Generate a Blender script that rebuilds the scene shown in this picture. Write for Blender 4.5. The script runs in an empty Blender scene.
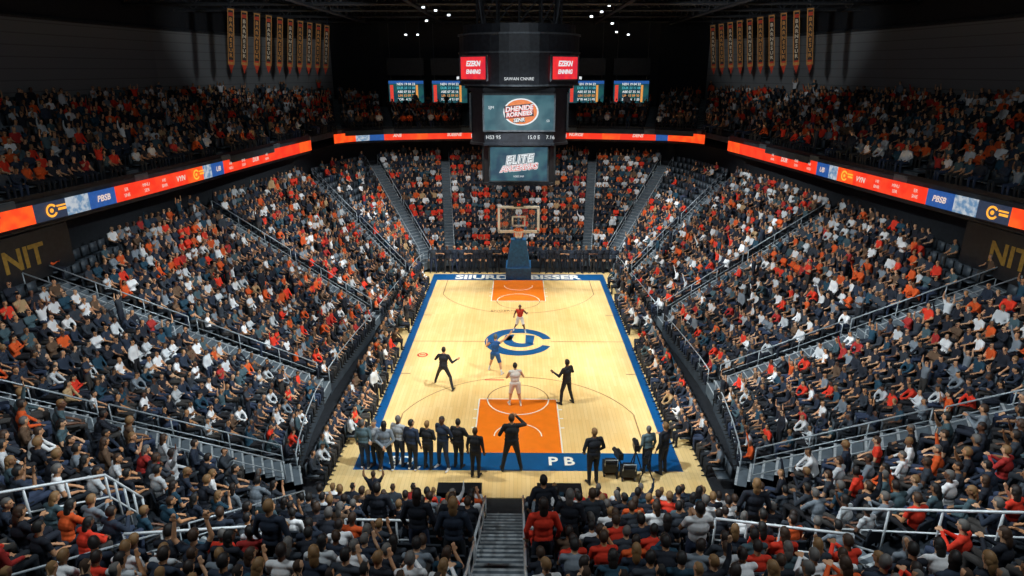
import bpy, math, random, bmesh
import numpy as np
from mathutils import Vector, Matrix
random.seed(7)
scn=bpy.context.scene; COL=scn.collection
PI=math.pi
try:
    scn.view_settings.view_transform='Standard'; scn.view_settings.look='None'
except Exception as e: print(e)

# ---------------------------------------------------------------- camera
CAMP=Vector((0,-34.4,15.0)); TH=math.radians(18.8); CT,ST=math.cos(TH),math.sin(TH)
cam=bpy.data.cameras.new("camera"); camo=bpy.data.objects.new("camera",cam); COL.objects.link(camo)
camo.location=CAMP; camo.rotation_euler=(PI/2-TH,0,math.radians(0.6)); cam.sensor_width=36; cam.lens=22.6
cam.clip_end=300; scn.camera=camo
def proj(x,y,z):
    D=y-CAMP.y; h=CAMP.z-z; zc=D*CT+h*ST
    if zc<0.5: return (-9999,-9999,zc)
    return (519+642*x/zc, 69+678.2*h/zc, zc)

# ---------------------------------------------------------------- materials
def newmat(name):
    m=bpy.data.materials.new(name); m.use_nodes=True
    nt=m.node_tree; b=nt.nodes["Principled BSDF"]; return m,nt,b
def pmat(name,c,rough=.6,metal=0,var=.25,scale=6,coord='Object',bump=0):
    m,nt,b=newmat(name)
    tc=nt.nodes.new('ShaderNodeTexCoord'); n=nt.nodes.new('ShaderNodeTexNoise'); n.inputs['Scale'].default_value=scale
    n.inputs['Detail'].default_value=3
    r=nt.nodes.new('ShaderNodeValToRGB'); r.color_ramp.elements[0].position=.3; r.color_ramp.elements[1].position=.7
    r.color_ramp.elements[0].color=(*[v*(1-var) for v in c],1); r.color_ramp.elements[1].color=(*[min(1,v*(1+var)) for v in c],1)
    nt.links.new(tc.outputs[coord],n.inputs['Vector']); nt.links.new(n.outputs['Fac'],r.inputs['Fac']); nt.links.new(r.outputs['Color'],b.inputs['Base Color'])
    b.inputs['Roughness'].default_value=rough; b.inputs['Metallic'].default_value=metal
    if bump:
        bp=nt.nodes.new('ShaderNodeBump'); bp.inputs['Strength'].default_value=bump; nt.links.new(n.outputs['Fac'],bp.inputs['Height']); nt.links.new(bp.outputs['Normal'],b.inputs['Normal'])
    return m
def emat(name,c,s=1.0,c2=None,scale=8):
    m,nt,b=newmat(name)
    b.inputs['Base Color'].default_value=(.01,.01,.01,1); b.inputs['Roughness'].default_value=.4
    b.inputs['Emission Strength'].default_value=s
    if c2 is None: c2=[v*.85 for v in c]
    tc=nt.nodes.new('ShaderNodeTexCoord'); n=nt.nodes.new('ShaderNodeTexNoise'); n.inputs['Scale'].default_value=scale
    r=nt.nodes.new('ShaderNodeValToRGB'); r.color_ramp.elements[0].position=.4; r.color_ramp.elements[1].position=.6
    r.color_ramp.elements[0].color=(*c,1); r.color_ramp.elements[1].color=(*c2,1)
    nt.links.new(tc.outputs['Object'],n.inputs['Vector']); nt.links.new(n.outputs['Fac'],r.inputs['Fac']); nt.links.new(r.outputs['Color'],b.inputs['Emission Color'])
    return m
def objcol_mat(name):
    m,nt,b=newmat(name); o=nt.nodes.new('ShaderNodeObjectInfo')
    tc=nt.nodes.new('ShaderNodeTexCoord'); n=nt.nodes.new('ShaderNodeTexNoise'); n.inputs['Scale'].default_value=9
    mx=nt.nodes.new('ShaderNodeMixRGB'); mx.blend_type='MULTIPLY'; mx.inputs['Fac'].default_value=.3
    nt.links.new(tc.outputs['Object'],n.inputs['Vector']); nt.links.new(o.outputs['Color'],mx.inputs[1]); nt.links.new(n.outputs['Fac'],mx.inputs[2])
    nt.links.new(mx.outputs[0],b.inputs['Base Color']); b.inputs['Roughness'].default_value=.85
    return m
def objrand_mat(name,cols,rough=.7):
    m,nt,b=newmat(name); o=nt.nodes.new('ShaderNodeObjectInfo'); r=nt.nodes.new('ShaderNodeValToRGB'); r.color_ramp.interpolation='CONSTANT'
    els=r.color_ramp.elements
    els[0].color=(*cols[0],1); els[0].position=0; els[1].color=(*cols[1],1); els[1].position=1/len(cols)
    for i,c in enumerate(cols[2:]):
        e=els.new((i+2)/len(cols)); e.color=(*c,1)
    nt.links.new(o.outputs['Random'],r.inputs['Fac']); nt.links.new(r.outputs['Color'],b.inputs['Base Color']); b.inputs['Roughness'].default_value=rough
    return m
SKINS=[(.62,.32,.17),(.54,.26,.12),(.27,.13,.06),(.66,.38,.22),(.15,.065,.035),(.58,.29,.15)]
HAIRS=[(.012,.009,.008),(.02,.012,.009),(.05,.025,.013),(.012,.011,.01),(.24,.13,.05),(.13,.12,.11)]
PANTS=[(.012,.017,.03),(.010,.010,.013),(.025,.04,.08),(.04,.036,.033),(.010,.014,.02)]
M={}
M['shirt']=objcol_mat('shirt_fabric'); M['skin']=objrand_mat('skin',SKINS,.55); M['pants']=objrand_mat('trouser_fabric',PANTS,.85)
M['shoe']=pmat('shoe_leather',(.02,.02,.022)); M['hair']=objrand_mat('hair_strands',HAIRS,.6); M['eye']=pmat('eye_dark',(.01,.01,.01),.2); M['mouth']=pmat('lip',(.3,.08,.06))
M['black']=pmat('black_fabric',(.012,.015,.022),.8); M['white']=pmat('white_fabric',(.75,.75,.75),.8,var=.06); M['blue']=pmat('royal_blue_fabric',(.01,.09,.32),.7)
M['navy']=pmat('navy_fabric',(.02,.035,.07),.8); M['tealg']=pmat('teal_grey_fabric',(.10,.16,.18),.8); M['lgrey']=pmat('light_grey_fabric',(.4,.42,.44),.8)
M['red']=pmat('red_fabric',(.6,.04,.02),.7); M['grey']=pmat('grey_fabric',(.2,.23,.26),.8); M['whshoe']=pmat('white_shoe',(.7,.7,.7),.5)
M['concrete']=pmat('tier_concrete',(.034,.046,.06),.8,var=.3,scale=2,bump=.1)
M['stair']=pmat('stair_concrete',(.10,.125,.145),.7,var=.2,scale=3)
M['nosing']=pmat('step_nosing',(.40,.43,.44),.6)
M['darkfloor']=pmat('dark_floor',(.02,.022,.026),.5)
M['steel']=pmat('brushed_steel',(.40,.45,.48),.4,.2,var=.15,scale=20)
M['whrail']=pmat('painted_rail',(.62,.66,.68),.4,.1,var=.1)
M['truss']=pmat('dark_steel',(.05,.056,.065),.6,.3)
M['blackp']=pmat('black_metal',(.016,.018,.022),.45,.3)
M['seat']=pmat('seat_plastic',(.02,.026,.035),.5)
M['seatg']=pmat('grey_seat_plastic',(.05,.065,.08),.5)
M['line']=pmat('court_line_brown',(.34,.19,.08),.5); M['linew']=pmat('court_line_white',(.88,.88,.84),.5,var=.05)
M['orange']=pmat('orange_court_paint',(.92,.22,.015),.35,var=.06,scale=2); M['cblue']=pmat('blue_court_paint',(.004,.085,.26),.35,var=.1,scale=2)
M['darkwall']=pmat('dark_wall',(.012,.015,.02),.8); M['ceil']=pmat('ceiling_black',(.014,.015,.018),.9)
M['pad']=pmat('blue_padding',(.02,.16,.42),.6)
def wood():
    m,nt,b=newmat('maple_hardwood'); tc=nt.nodes.new('ShaderNodeTexCoord'); mp=nt.nodes.new('ShaderNodeMapping'); mp.inputs['Rotation'].default_value[2]=PI/2
    br=nt.nodes.new('ShaderNodeTexBrick'); br.inputs['Scale'].default_value=1; br.inputs['Brick Width'].default_value=2.2; br.inputs['Row Height'].default_value=.16
    br.inputs['Color1'].default_value=(.93,.68,.32,1); br.inputs['Color2'].default_value=(.87,.61,.26,1); br.inputs['Mortar'].default_value=(.68,.46,.20,1); br.inputs['Mortar Size'].default_value=.005
    n=nt.nodes.new('ShaderNodeTexNoise'); n.inputs['Scale'].default_value=.7; mx=nt.nodes.new('ShaderNodeMixRGB'); mx.blend_type='SOFT_LIGHT'; mx.inputs[0].default_value=.35
    L=nt.links.new; L(tc.outputs['Object'],mp.inputs['Vector']); L(mp.outputs[0],br.inputs['Vector']); L(tc.outputs['Object'],n.inputs['Vector']); L(br.outputs['Color'],mx.inputs[1]); L(n.outputs['Fac'],mx.inputs[2]); L(mx.outputs[0],b.inputs['Base Color'])
    b.inputs['Roughness'].default_value=.25; return m
M['wood']=wood()
def panelwall():
    m,nt,b=newmat('grey_panel_wall'); tc=nt.nodes.new('ShaderNodeTexCoord'); sp=nt.nodes.new('ShaderNodeSeparateXYZ'); mt=nt.nodes.new('ShaderNodeMath'); mt.operation='MULTIPLY'; mt.inputs[1].default_value=1.6
    fr=nt.nodes.new('ShaderNodeMath'); fr.operation='FRACT'; r=nt.nodes.new('ShaderNodeValToRGB'); e=r.color_ramp.elements; e[0].position=.05; e[0].color=(.13,.135,.14,1); e[1].position=.12; e[1].color=(.20,.21,.215,1)
    L=nt.links.new; L(tc.outputs['Object'],sp.inputs[0]); L(sp.outputs['Z'],mt.inputs[0]); L(mt.outputs[0],fr.inputs[0]); L(fr.outputs[0],r.inputs[0]); L(r.outputs[0],b.inputs['Base Color']); b.inputs['Roughness'].default_value=.8; return m
M['panel']=panelwall()

# ---------------------------------------------------------------- mesh builder
class MB:
    def __init__(s): s.v=[]; s.f=[]; s.m=[]
    def add(s,vs,fs,mi=0):
        o=len(s.v); s.v+= [tuple(v) for v in vs]; s.f+=[tuple(i+o for i in f) for f in fs]; s.m+=[mi]*len(fs)
    def box(s,c,d,rz=0,mi=0,R=None):
        if R is None: R=Matrix.Rotation(rz,3,'Z')
        c=Vector(c); vs=[c+R@Vector((x*d[0]/2,y*d[1]/2,z*d[2]/2)) for x in(-1,1) for y in(-1,1) for z in(-1,1)]
        s.add(vs,[(0,1,3,2),(4,6,7,5),(0,4,5,1),(2,3,7,6),(0,2,6,4),(1,5,7,3)],mi)
    def tube(s,pts,r,seg=6,mi=0):
        pts=[Vector(p) for p in pts]; n=len(pts); rr=r if isinstance(r,(list,tuple)) else [r]*n
        vs=[]
        for i,p in enumerate(pts):
            d=(pts[min(i+1,n-1)]-pts[max(i-1,0)]).normalized()
            up=Vector((0,0,1)) if abs(d.z)<.95 else Vector((0,1,0))
            a=d.cross(up).normalized(); b=a.cross(d)
            vs+=[p+(a*math.cos(2*PI*k/seg)+b*math.sin(2*PI*k/seg))*rr[i] for k in range(seg)]
        fs=[(i*seg+k,i*seg+(k+1)%seg,(i+1)*seg+(k+1)%seg,(i+1)*seg+k) for i in range(n-1) for k in range(seg)]
        fs+=[tuple(range(seg))[::-1],tuple((n-1)*seg+k for k in range(seg))]
        s.add(vs,fs,mi)
    def beam(s,a,b,w,mi=0):
        s.tube([a,b],w*.7,4,mi)
    def ell(s,c,ax,mi=0,nu=12,nv=8):
        c=Vector(c); vs=[c+ax[2]]; 
        for j in range(1,nv):
            t=PI*j/nv
            for i in range(nu):
                p=2*PI*i/nu; vs.append(c+ax[0]*(math.sin(t)*math.cos(p))+ax[1]*(math.sin(t)*math.sin(p))+ax[2]*math.cos(t))
        vs.append(c-ax[2]); L=len(vs)-1
        fs=[(0,1+i,1+(i+1)%nu) for i in range(nu)]
        fs+=[(1+j*nu+i,1+(j+1)*nu+i,1+(j+1)*nu+(i+1)%nu,1+j*nu+(i+1)%nu) for j in range(nv-2) for i in range(nu)]
        fs+=[(1+(nv-2)*nu+i,L,1+(nv-2)*nu+(i+1)%nu) for i in range(nu)]
        s.add(vs,fs,mi)
    def cap(s,p0,r0,p1,r1,mi=0,seg=10):
        p0=Vector(p0);p1=Vector(p1); d=p1-p0; L=d.length or 1e-4; d=d/L
        pts=[];rs=[]
        for k in (0,.35,.7): 
            a=k*PI/2; pts.append(p0-d*r0*math.cos(a)); rs.append(max(r0*math.sin(a),.0008))
        pts.append(p0);rs.append(r0);pts.append(p1);rs.append(r1)
        for k in (.7,.35,0):
            a=k*PI/2; pts.append(p1+d*r1*math.cos(a)); rs.append(max(r1*math.sin(a),.0008))
        up=Vector((0,0,1)) if abs(d.z)<.9 else Vector((0,1,0)); a=d.cross(up).normalized(); b=a.cross(d)
        vs=[p+(a*math.cos(2*PI*k/seg)+b*math.sin(2*PI*k/seg))*r for p,r in zip(pts,rs) for k in range(seg)]; n=len(pts)
        fs=[(i*seg+k,i*seg+(k+1)%seg,(i+1)*seg+(k+1)%seg,(i+1)*seg+k) for i in range(n-1) for k in range(seg)]
        fs+=[tuple(range(seg))[::-1],tuple((n-1)*seg+k for k in range(seg))]
        s.add(vs,fs,mi)
    def prism(s,poly,z0,z1,mi=0):
        n=len(poly); vs=[(x,y,z0) for x,y in poly]+[(x,y,z1) for x,y in poly]
        s.add(vs,[(i,(i+1)%n,n+(i+1)%n,n+i) for i in range(n)]+[tuple(range(n))[::-1],tuple(range(n,2*n))],mi)
    def ring(s,cx,cy,r0,r1,a0,a1,z,n=48,mi=0,taper=0):
        vs=[]
        for i in range(n+1):
            a=a0+(a1-a0)*i/n; ri=r0+(r1-r0)*taper*(abs(i/n-.5)*2)**2
            vs+=[(cx+ri*math.cos(a),cy+ri*math.sin(a),z),(cx+r1*math.cos(a),cy+r1*math.sin(a),z)]
        s.add(vs,[(2*i,2*i+1,2*i+3,2*i+2) for i in range(n)],mi)
    def rect(s,x0,y0,x1,y1,z,mi=0): s.add([(x0,y0,z),(x1,y0,z),(x1,y1,z),(x0,y1,z)],[(0,1,2,3)],mi)
    def mesh(s,name,mats=None,smooth=False):
        me=bpy.data.meshes.new(name); me.from_pydata(s.v,[],s.f)
        for m in (mats or []): me.materials.append(m)
        me.polygons.foreach_set('material_index',s.m)
        if smooth: me.polygons.foreach_set('use_smooth',[True]*len(s.f))
        me.update(); return me
def add(name,me,loc=(0,0,0),rz=0,parent=None,label=None,cat=None,group=None,kind=None,rot=None,scale=None):
    o=bpy.data.objects.new(name,me); COL.objects.link(o); o.location=loc; o.rotation_euler=rot if rot else (0,0,rz)
    if scale: o.scale=(scale,)*3
    if parent: o.parent=parent
    if label: o['label']=label
    if cat: o['category']=cat
    if group: o['group']=group
    if kind: o['kind']=kind
    return o
TC={}
def text(s,size,mat,loc,rot,parent=None,name='lettering',ext=.004,label=None,bold=0,shear=0):
    key=(s,size,mat.name,ext,bold,shear)
    if key not in TC:
        cu=bpy.data.curves.new('t','FONT'); cu.body=s; cu.size=size; cu.extrude=ext; cu.align_x='CENTER'; cu.align_y='CENTER'; cu.offset=bold; cu.resolution_u=3; cu.shear=shear
        o=bpy.data.objects.new('t',cu); me=bpy.data.meshes.new_from_object(o); bpy.data.objects.remove(o)
        me.materials.clear(); me.materials.append(mat); TC[key]=me
    return add(name,TC[key],loc,rot=rot,parent=parent,label=label)
def V(*a): return Vector(a)

# ---------------------------------------------------------------- shell
b=MB(); b.rect(-32,-36,32,48,-.04); add('floor',b.mesh('floor',[M['darkfloor']]),kind='structure')
b=MB(); b.add([(-34,-38,21),(34,-38,21),(34,48,21),(-34,48,21)],[(3,2,1,0)]); add('ceiling',b.mesh('ceiling',[M['ceil']]),kind='structure')

# ---------------------------------------------------------------- court
b=MB(); b.box((0,-.45,-.02),(14.6,27.9,.04)); court=add('basketball_court',b.mesh('court',[M['wood']]),label='pale maple basketball court with blue border and orange keys',cat='basketball court')
W,Lh=6.1,11.46
b=MB(); z=.003
b.rect(-W-.42,-Lh-1.25,-W,Lh+1.5,z); b.rect(W,-Lh-1.25,W+.42,Lh+1.5,z); b.rect(-W,-Lh-1.25,W,-Lh,z); b.rect(-W,Lh,W,Lh+1.5,z)
add('border_band',b.mesh('band',[M['cblue']]),parent=court,label='painted royal blue border')
for sg in (-1,1):
    b=MB(); b.rect(-1.85,min(sg*Lh,sg*6.9),1.85,max(sg*Lh,sg*6.9),z); add('painted_key',b.mesh('key',[M['orange']]),parent=court,label='orange painted key')
b=MB(); z=.006; w=.03
b.rect(-W,-w,-1.9,w,z); b.rect(1.9,-w,W,w,z)
for sg in(-1,1):
    b.ring(0,sg*6.9,1.43,1.49,0 if sg<0 else PI,PI if sg<0 else 2*PI,z); b.ring(0,sg*6.9,1.43,1.49,PI if sg<0 else 0,2*PI if sg<0 else PI,z+.001,mi=1)
    for x in(-1.85,1.85): b.rect(x-w,min(sg*Lh,sg*6.9),x+w,max(sg*Lh,sg*6.9),z,1)
    b.rect(-1.85,sg*6.9-w,1.85,sg*6.9+w,z,1)
    r=5.6;cy=sg*10.2; a=math.acos(5.3/r)
    if sg<0: b.ring(0,cy,r,r+.05,a,PI-a,z)
    else: b.ring(0,cy,r,r+.05,PI+a,2*PI-a,z)
    ye=cy-sg*math.sin(a)*r
    for x in(-5.3,5.3): b.rect(x-w,min(ye,sg*Lh),x+w,max(ye,sg*Lh),z)
    b.ring(0,cy,1.0,1.05,0 if sg<0 else PI,PI if sg<0 else 2*PI,z+.001,mi=1)
    for x in(-1,1):
        b.rect(x*W-.5*(x>0),sg*4.2-.04,x*W+.5*(x<0),sg*4.2+.04,z)
        for q in (7.9,8.7,9.5): b.rect(x*1.85-(.0 if x>0 else .2),sg*q-.04,x*1.85+(.2 if x>0 else .0),sg*q+.04,z,1)
add('court_lines',b.mesh('lines',[M['line'],M['linew']]),parent=court)
b=MB(); z=.009; R_=math.radians
b.ring(0,0,1.22,1.95,R_(12),R_(340),z,taper=.35)
b.ring(.1,.15,.38,.98,R_(130),R_(330),z,taper=.35)
b.add([(.45,1.0,z),(.98,.85,z),(.85,-.35,z),(.40,-.25,z)],[(0,3,2,1)]); b.add([(-.75,.95,z),(-.2,1.05,z),(-.45,.1,z),(-.88,.2,z)],[(0,3,2,1)])
add('center_emblem',b.mesh('emblem',[M['cblue']]),parent=court,label='bold royal blue swooping ring emblem')
text('SIIURD',1.35,M['linew'],(-2.75,Lh+.70,.008),(0,0,0),court,bold=.05)
text('BISSER',1.35,M['linew'],(2.75,Lh+.70,.008),(0,0,0),court,bold=.05)
text('P B',.8,M['linew'],(1.75,-Lh-.62,.008),(0,0,0),court,bold=.02)
text('SD',.8,M['linew'],(-4.7,-Lh-.62,.008),(0,0,0),court,bold=.02)
b=MB(); b.ring(0,0,.2,.3,0,2*PI,.006,24); b.rect(-.15,-.06,.15,.06,.006); add('sponsor_mark',b.mesh('mk',[M['red']]),loc=(-5.3,-1.9,0),parent=court,label='small red sponsor mark')
b=MB(); b.rect(-.5,-.05,.5,.05,.006); add('sponsor_mark',b.mesh('mk2',[M['red']]),loc=(-1.2,-4.9,0),parent=court)
text('SNGERN',.42,M['line'],(-1.0,5.0,.008),(0,0,0),court)

# ---------------------------------------------------------------- human builder
def pose(base,**k): d=dict(base); d.update(k); return d
BASE=dict(pel=(0,0,.95),che=(0,0,1.28),nek=(0,-.005,1.49),hed=(0,.02,1.65),face=(0,1,0),tors=(0,1,0),
 shL=(-.19,0,1.42),elL=(-.25,-.03,1.14),wrL=(-.26,.06,.90),shR=(.19,0,1.42),elR=(.25,-.03,1.14),wrR=(.26,.06,.90),
 hiL=(-.09,0,.92),knL=(-.10,.02,.50),anL=(-.11,-.03,.09),hiR=(.09,0,.92),knR=(.10,.02,.50),anR=(.11,-.03,.09))
SIT=pose(BASE,pel=(0,-.02,.56),che=(0,-.03,.86),nek=(0,.0,1.08),hed=(0,.045,1.235),
 shL=(-.19,-.01,1.01),elL=(-.25,.03,.75),wrL=(-.13,.27,.66),shR=(.19,-.01,1.01),elR=(.25,.03,.75),wrR=(.13,.27,.66),
 hiL=(-.09,.0,.54),knL=(-.12,.42,.53),anL=(-.12,.38,.09),hiR=(.09,.0,.54),knR=(.12,.42,.53),anR=(.12,.38,.09),face=(0,1,-.25))
def human(J,vox=.012,style='long',fat=1.0,deci=None,hairreg=False,fingers=True):
    j={k:Vector(v) for k,v in J.items()}
    mb=MB(); S=[]; cl=1.15 if style=='long' else 1.0
    def seg(p0,r0,p1,r1,lab,draw=True):
        p0=Vector(p0);p1=Vector(p1)
        if draw: mb.cap(p0,r0,p1,r1)
        S.append((p0,p1,r0,r1,lab))
    f=j['tors'].normalized(); up=(j['nek']-j['pel']).normalized(); rt=f.cross(up).normalized(); f=up.cross(rt)
    def el(c,a,lab,R=(rt,f,up)):
        mb.ell(c,[R[0]*a[0],R[1]*a[1],R[2]*a[2]]); 
        r=min(a); ext=R[int(np.argmax(a))]*(max(a)-r); S.append((Vector(c)-ext,Vector(c)+ext,r,r,lab))
    el(j['pel'],(.165*fat,.125*fat,.13),'pants'); el(j['pel']*.5+j['che']*.5,(.155*fat*(1+cl)/2,.12*fat,.18),'shirt')
    if style=='long': el(j['pel']*.85+j['che']*.15,(.175*fat,.135*fat,.12),'shirt')
    el(j['che'],(.185*fat,.13*fat,.17),'shirt'); el(j['che']*.35+j['nek']*.65,(.16,.09,.09),'shirt')
    seg(j['shL'],.064,j['shR'],.064,'shirt'); seg(j['nek']-up*.05,.06,j['hed']-V(0,0,.03),.052,'skin')
    hf=j['face'].normalized(); hr=hf.cross(V(0,0,1)).normalized(); hu=hr.cross(hf); H=j['hed']
    P=lambda x,y,z:H+hr*x+hf*y+hu*z
    R=(hr,hf,hu)
    el(H,(.076,.095,.108),'head',R); el(P(0,.022,-.055),(.055,.068,.062),'head',R)
    seg(P(0,.092,.01),.010,P(0,.108,-.022),.015,'head'); 
    for s in(-1,1): el(P(s*.078,-.005,-.005),(.011,.02,.032),'head',R)
    for s,c in((-1,'L'),(1,'R')):
        sh,elb,wr=j['sh'+c],j['el'+c],j['wr'+c]
        slv='shirt' if style=='long' else ('SL' if style=='tee' else 'skin')
        seg(sh,.058*cl,elb,.043*cl,slv); seg(elb,.044*cl,wr,.030*cl,'shirt' if style=='long' else 'skin')
        d=(wr-elb).normalized(); d=(d+V(0,0,-.15)).normalized()
        side=V(0,0,1).cross(d); side=side.normalized() if side.length>.2 else V(0,1,0)
        nrm=d.cross(side)
        if 'hd'+c in j: d=j['hd'+c].normalized(); side=(d.cross(f) if abs(d.dot(f))<.9 else d.cross(V(0,0,1))).normalized(); nrm=d.cross(side)
        pc=wr+d*.05
        el(pc,(.042,.020,.055),'skin',(side,nrm,d))
        if fingers:
            for k,(o,l) in enumerate(((-.032,.060),(-.011,.074),(.011,.070),(.032,.052))):
                a=pc+d*.045+side*o; m=a+d*l*.5+nrm*.004; e=m+(d*.8-nrm*.6*1).normalized()*l*.5
                seg(a,.0115,m,.0105,'skin'); seg(m,.0105,e,.009,'skin')
            inn=-s; a=wr+d*.03+side*(.03*inn); m=a+(d*.6+side*inn*.8).normalized()*.035; seg(a,.013,m,.012,'skin'); seg(m,.012,m+(d*.9-nrm*.4).normalized()*.03,.010,'skin')
    for s,c in((-1,'L'),(1,'R')):
        hi,kn,an=j['hi'+c],j['kn'+c],j['an'+c]
        sh=style=='jersey'
        wide=1.15 if sh else 1
        seg(hi,.094*fat*wide,kn,.064*(1.25 if sh else 1.05),'SH' if sh else 'pants')
        mid=kn.lerp(an,.3); seg(kn,.058*(1 if sh else 1.1),mid,.058*(1 if sh else 1.08),'skin' if sh else 'pants'); seg(mid,.056*(1 if sh else 1.1),an,.050 if not sh else .035,'SK' if sh else 'pants')
        toe=an+(j['toe'+c] if 'toe'+c in j else V(s*.03,.17,-.055)); heel=an+V(0,-.04,-.045)
        seg(heel,.038,toe,.032,'shoe'); seg(an,.04,an.lerp(toe,.4)+V(0,0,-.01),.04,'shoe')
    me=mb.mesh('tmp'); o=bpy.data.objects.new('tmp',me); COL.objects.link(o)
    m=o.modifiers.new('r','REMESH'); m.mode='VOXEL'; m.voxel_size=vox
    if vox<.02: m=o.modifiers.new('s','SMOOTH'); m.factor=.4; m.iterations=2
    if deci: m=o.modifiers.new('d','DECIMATE'); m.ratio=deci
    if vox>.02: m=o.modifiers.new('t','TRIANGULATE')
    dg=bpy.context.evaluated_depsgraph_get(); out=bpy.data.meshes.new_from_object(o.evaluated_get(dg)); bpy.data.objects.remove(o)
    n=len(out.polygons); C=np.zeros(n*3); out.polygons.foreach_get('center',C); C=C.reshape(-1,3)
    best=np.full(n,9e9); lab=np.zeros(n,int); names=['shirt','skin','pants','shoe','hair','eye','mouth']
    for p0,p1,r0,r1,l in S:
        a=np.array(p0);d=np.array(p1)-a; L2=max(d@d,1e-9); t=np.clip((C-a)@d/L2,0,1); dist=np.linalg.norm(C-a-t[:,None]*d,axis=1)-(r0+(r1-r0)*t)
        li=np.zeros(n,int)
        if l=='SL': li=np.where(t<.6,0,1)
        elif l=='SH': li=np.where(t<.95,2,1)
        elif l=='SK': li=np.where(t<.55,1,3)
        elif l=='head':
            Q=C-np.array(H); yy=Q@np.array(hf); zz=Q@np.array(hu); xx=Q@np.array(hr)
            li=np.ones(n,int)
            if hairreg: li=np.where((zz>.06)|((yy<-.01)&(zz>-.06)),4,1)
            li=np.where((abs(abs(xx)-.032)<.013)&(abs(zz-.012)<.008)&(yy>.05),5,li)
            li=np.where((abs(xx)<.024)&(abs(zz+.058)<.007)&(yy>.05),6,li)
        else: li[:]=names.index(l)
        k=dist<best; best[k]=dist[k]; lab[k]=li[k]
    out.materials.clear()
    out.polygons.foreach_set('material_index',lab.astype(np.int32)); out.polygons.foreach_set('use_smooth',np.ones(n,bool)); out.update()
    return out,lab,H
def hair_mesh(kind=0,face=(0,1,0)):
    hf=Vector(face).normalized(); hr=hf.cross(V(0,0,1)).normalized(); hu=hr.cross(hf)
    b=MB(); b.ell(V(0,0,0),[hr*.086,hf*.106,hu*.120],nu=20,nv=14)
    vs=[Vector(v) for v in b.v]; keep=[]
    for f,m in zip(b.f,b.m):
        c=sum((vs[i] for i in f),Vector())/len(f); y=c.dot(hf); z=c.dot(hu)
        if z>.062+max(0,y-.05)*.2 or (y<-.005 and z>-.075): keep.append(f)
    b.f=keep; b.m=[0]*len(keep)
    b.v=[tuple(Vector(v)-hf*.006+hu*.004) for v in b.v]
    if kind==1:
        b.ell(-hf*.075-hu*.11,[hr*.075,hf*.04,hu*.13]); b.ell(-hf*.05-hu*.03,[hr*.09,hf*.06,hu*.09])
    return b.mesh('hair',[M['hair']],True)

SITP=[ (SIT,'tee','seated with hands on lap'),
 (pose(SIT,wrL=(-.04,.30,.93),elL=(-.23,.1,.80),wrR=(.04,.30,.93),elR=(.23,.1,.80)),'long','seated clapping hands'),
 (pose(SIT,elL=(-.30,.02,1.22),wrL=(-.26,.06,1.50),hdL=(0,0,1),elR=(.30,.02,1.22),wrR=(.24,.06,1.50),hdR=(0,0,1)),'tee','seated with both arms raised'),
 (pose(SIT,che=(0,.06,.84),nek=(0,.15,1.03),hed=(0,.21,1.17),shL=(-.19,.12,.97),shR=(.19,.12,.97),elL=(-.22,.28,.74),elR=(.22,.28,.74),wrL=(-.05,.42,.66),wrR=(.05,.42,.66)),'long','seated leaning forward'),
 (pose(SIT,elR=(.24,.14,.84),wrR=(.10,.24,1.08),hdR=(-.2,.3,1),face=(.3,1,-.1)),'tee','seated holding one hand near face'),
 (pose(SIT,elR=(.30,.05,1.2),wrR=(.32,.12,1.46),hdR=(0,0,1),face=(-.3,1,-.1)),'long','seated with one arm raised'),
 (pose(SIT,face=(-.5,1,-.2),elL=(-.3,.02,.78),wrL=(-.18,.2,.66)),'long','seated with head turned'),
 (pose(SIT,face=(.6,1,0),nek=(.04,.03,1.07),hed=(.06,.08,1.22),elR=(.3,.06,.78),wrR=(.3,.28,.72)),'tee','seated leaning to one side'),
]
STP=[(pose(BASE,anL=(-.17,0,.09),knL=(-.14,.02,.5),anR=(.17,0,.09),knR=(.14,.02,.5),elL=(-.29,-.02,1.15),wrL=(-.27,.09,.92),elR=(.29,-.02,1.15),wrR=(.27,.09,.92)),'long','standing with arms down'),
 (pose(BASE,elL=(-.27,.08,1.2),wrL=(-.05,.28,1.28),elR=(.27,.08,1.2),wrR=(.05,.28,1.28),hdL=(.3,1,.4),hdR=(-.3,1,.4)),'tee','standing clapping hands'),
 (pose(BASE,elL=(-.30,.03,1.62),wrL=(-.25,.06,1.90),hdL=(0,0,1),elR=(.30,.03,1.62),wrR=(.25,.06,1.90),hdR=(0,0,1)),'tee','standing with arms raised')]
HI=[];LO=[]
SLOTS=[M['shirt'],M['skin'],M['pants'],M['shoe'],M['hair'],M['eye'],M['mouth']]
def lowdata(J,style,fat=1.05):
    me,lab,H=human(J,.045,style,fat,deci=.25,hairreg=True,fingers=False)
    nv=len(me.vertices); v=np.zeros(nv*3); me.vertices.foreach_get('co',v); v=v.reshape(-1,3)
    nf=len(me.polygons); t=np.zeros(nf*3,np.int32); me.loops.foreach_get('vertex_index',t)
    bpy.data.meshes.remove(me)
    return v,t.reshape(-1,3),lab
for k,(J,st,desc) in enumerate(SITP+STP):
    sit=k<len(SITP)
    me,lab,H=human(J,.013,st,.96+.07*(k%3) if sit else 1.05)
    for m in SLOTS: me.materials.append(m)
    me.polygons.foreach_set('material_index',lab.astype(np.int32))
    hm=[hair_mesh(q,J.get('face',(0,1,0))) for q in (0,1)]
    HI.append((me,hm,H,desc,sit))
    LO.append(lowdata(J,st)+(sit,))

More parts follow.
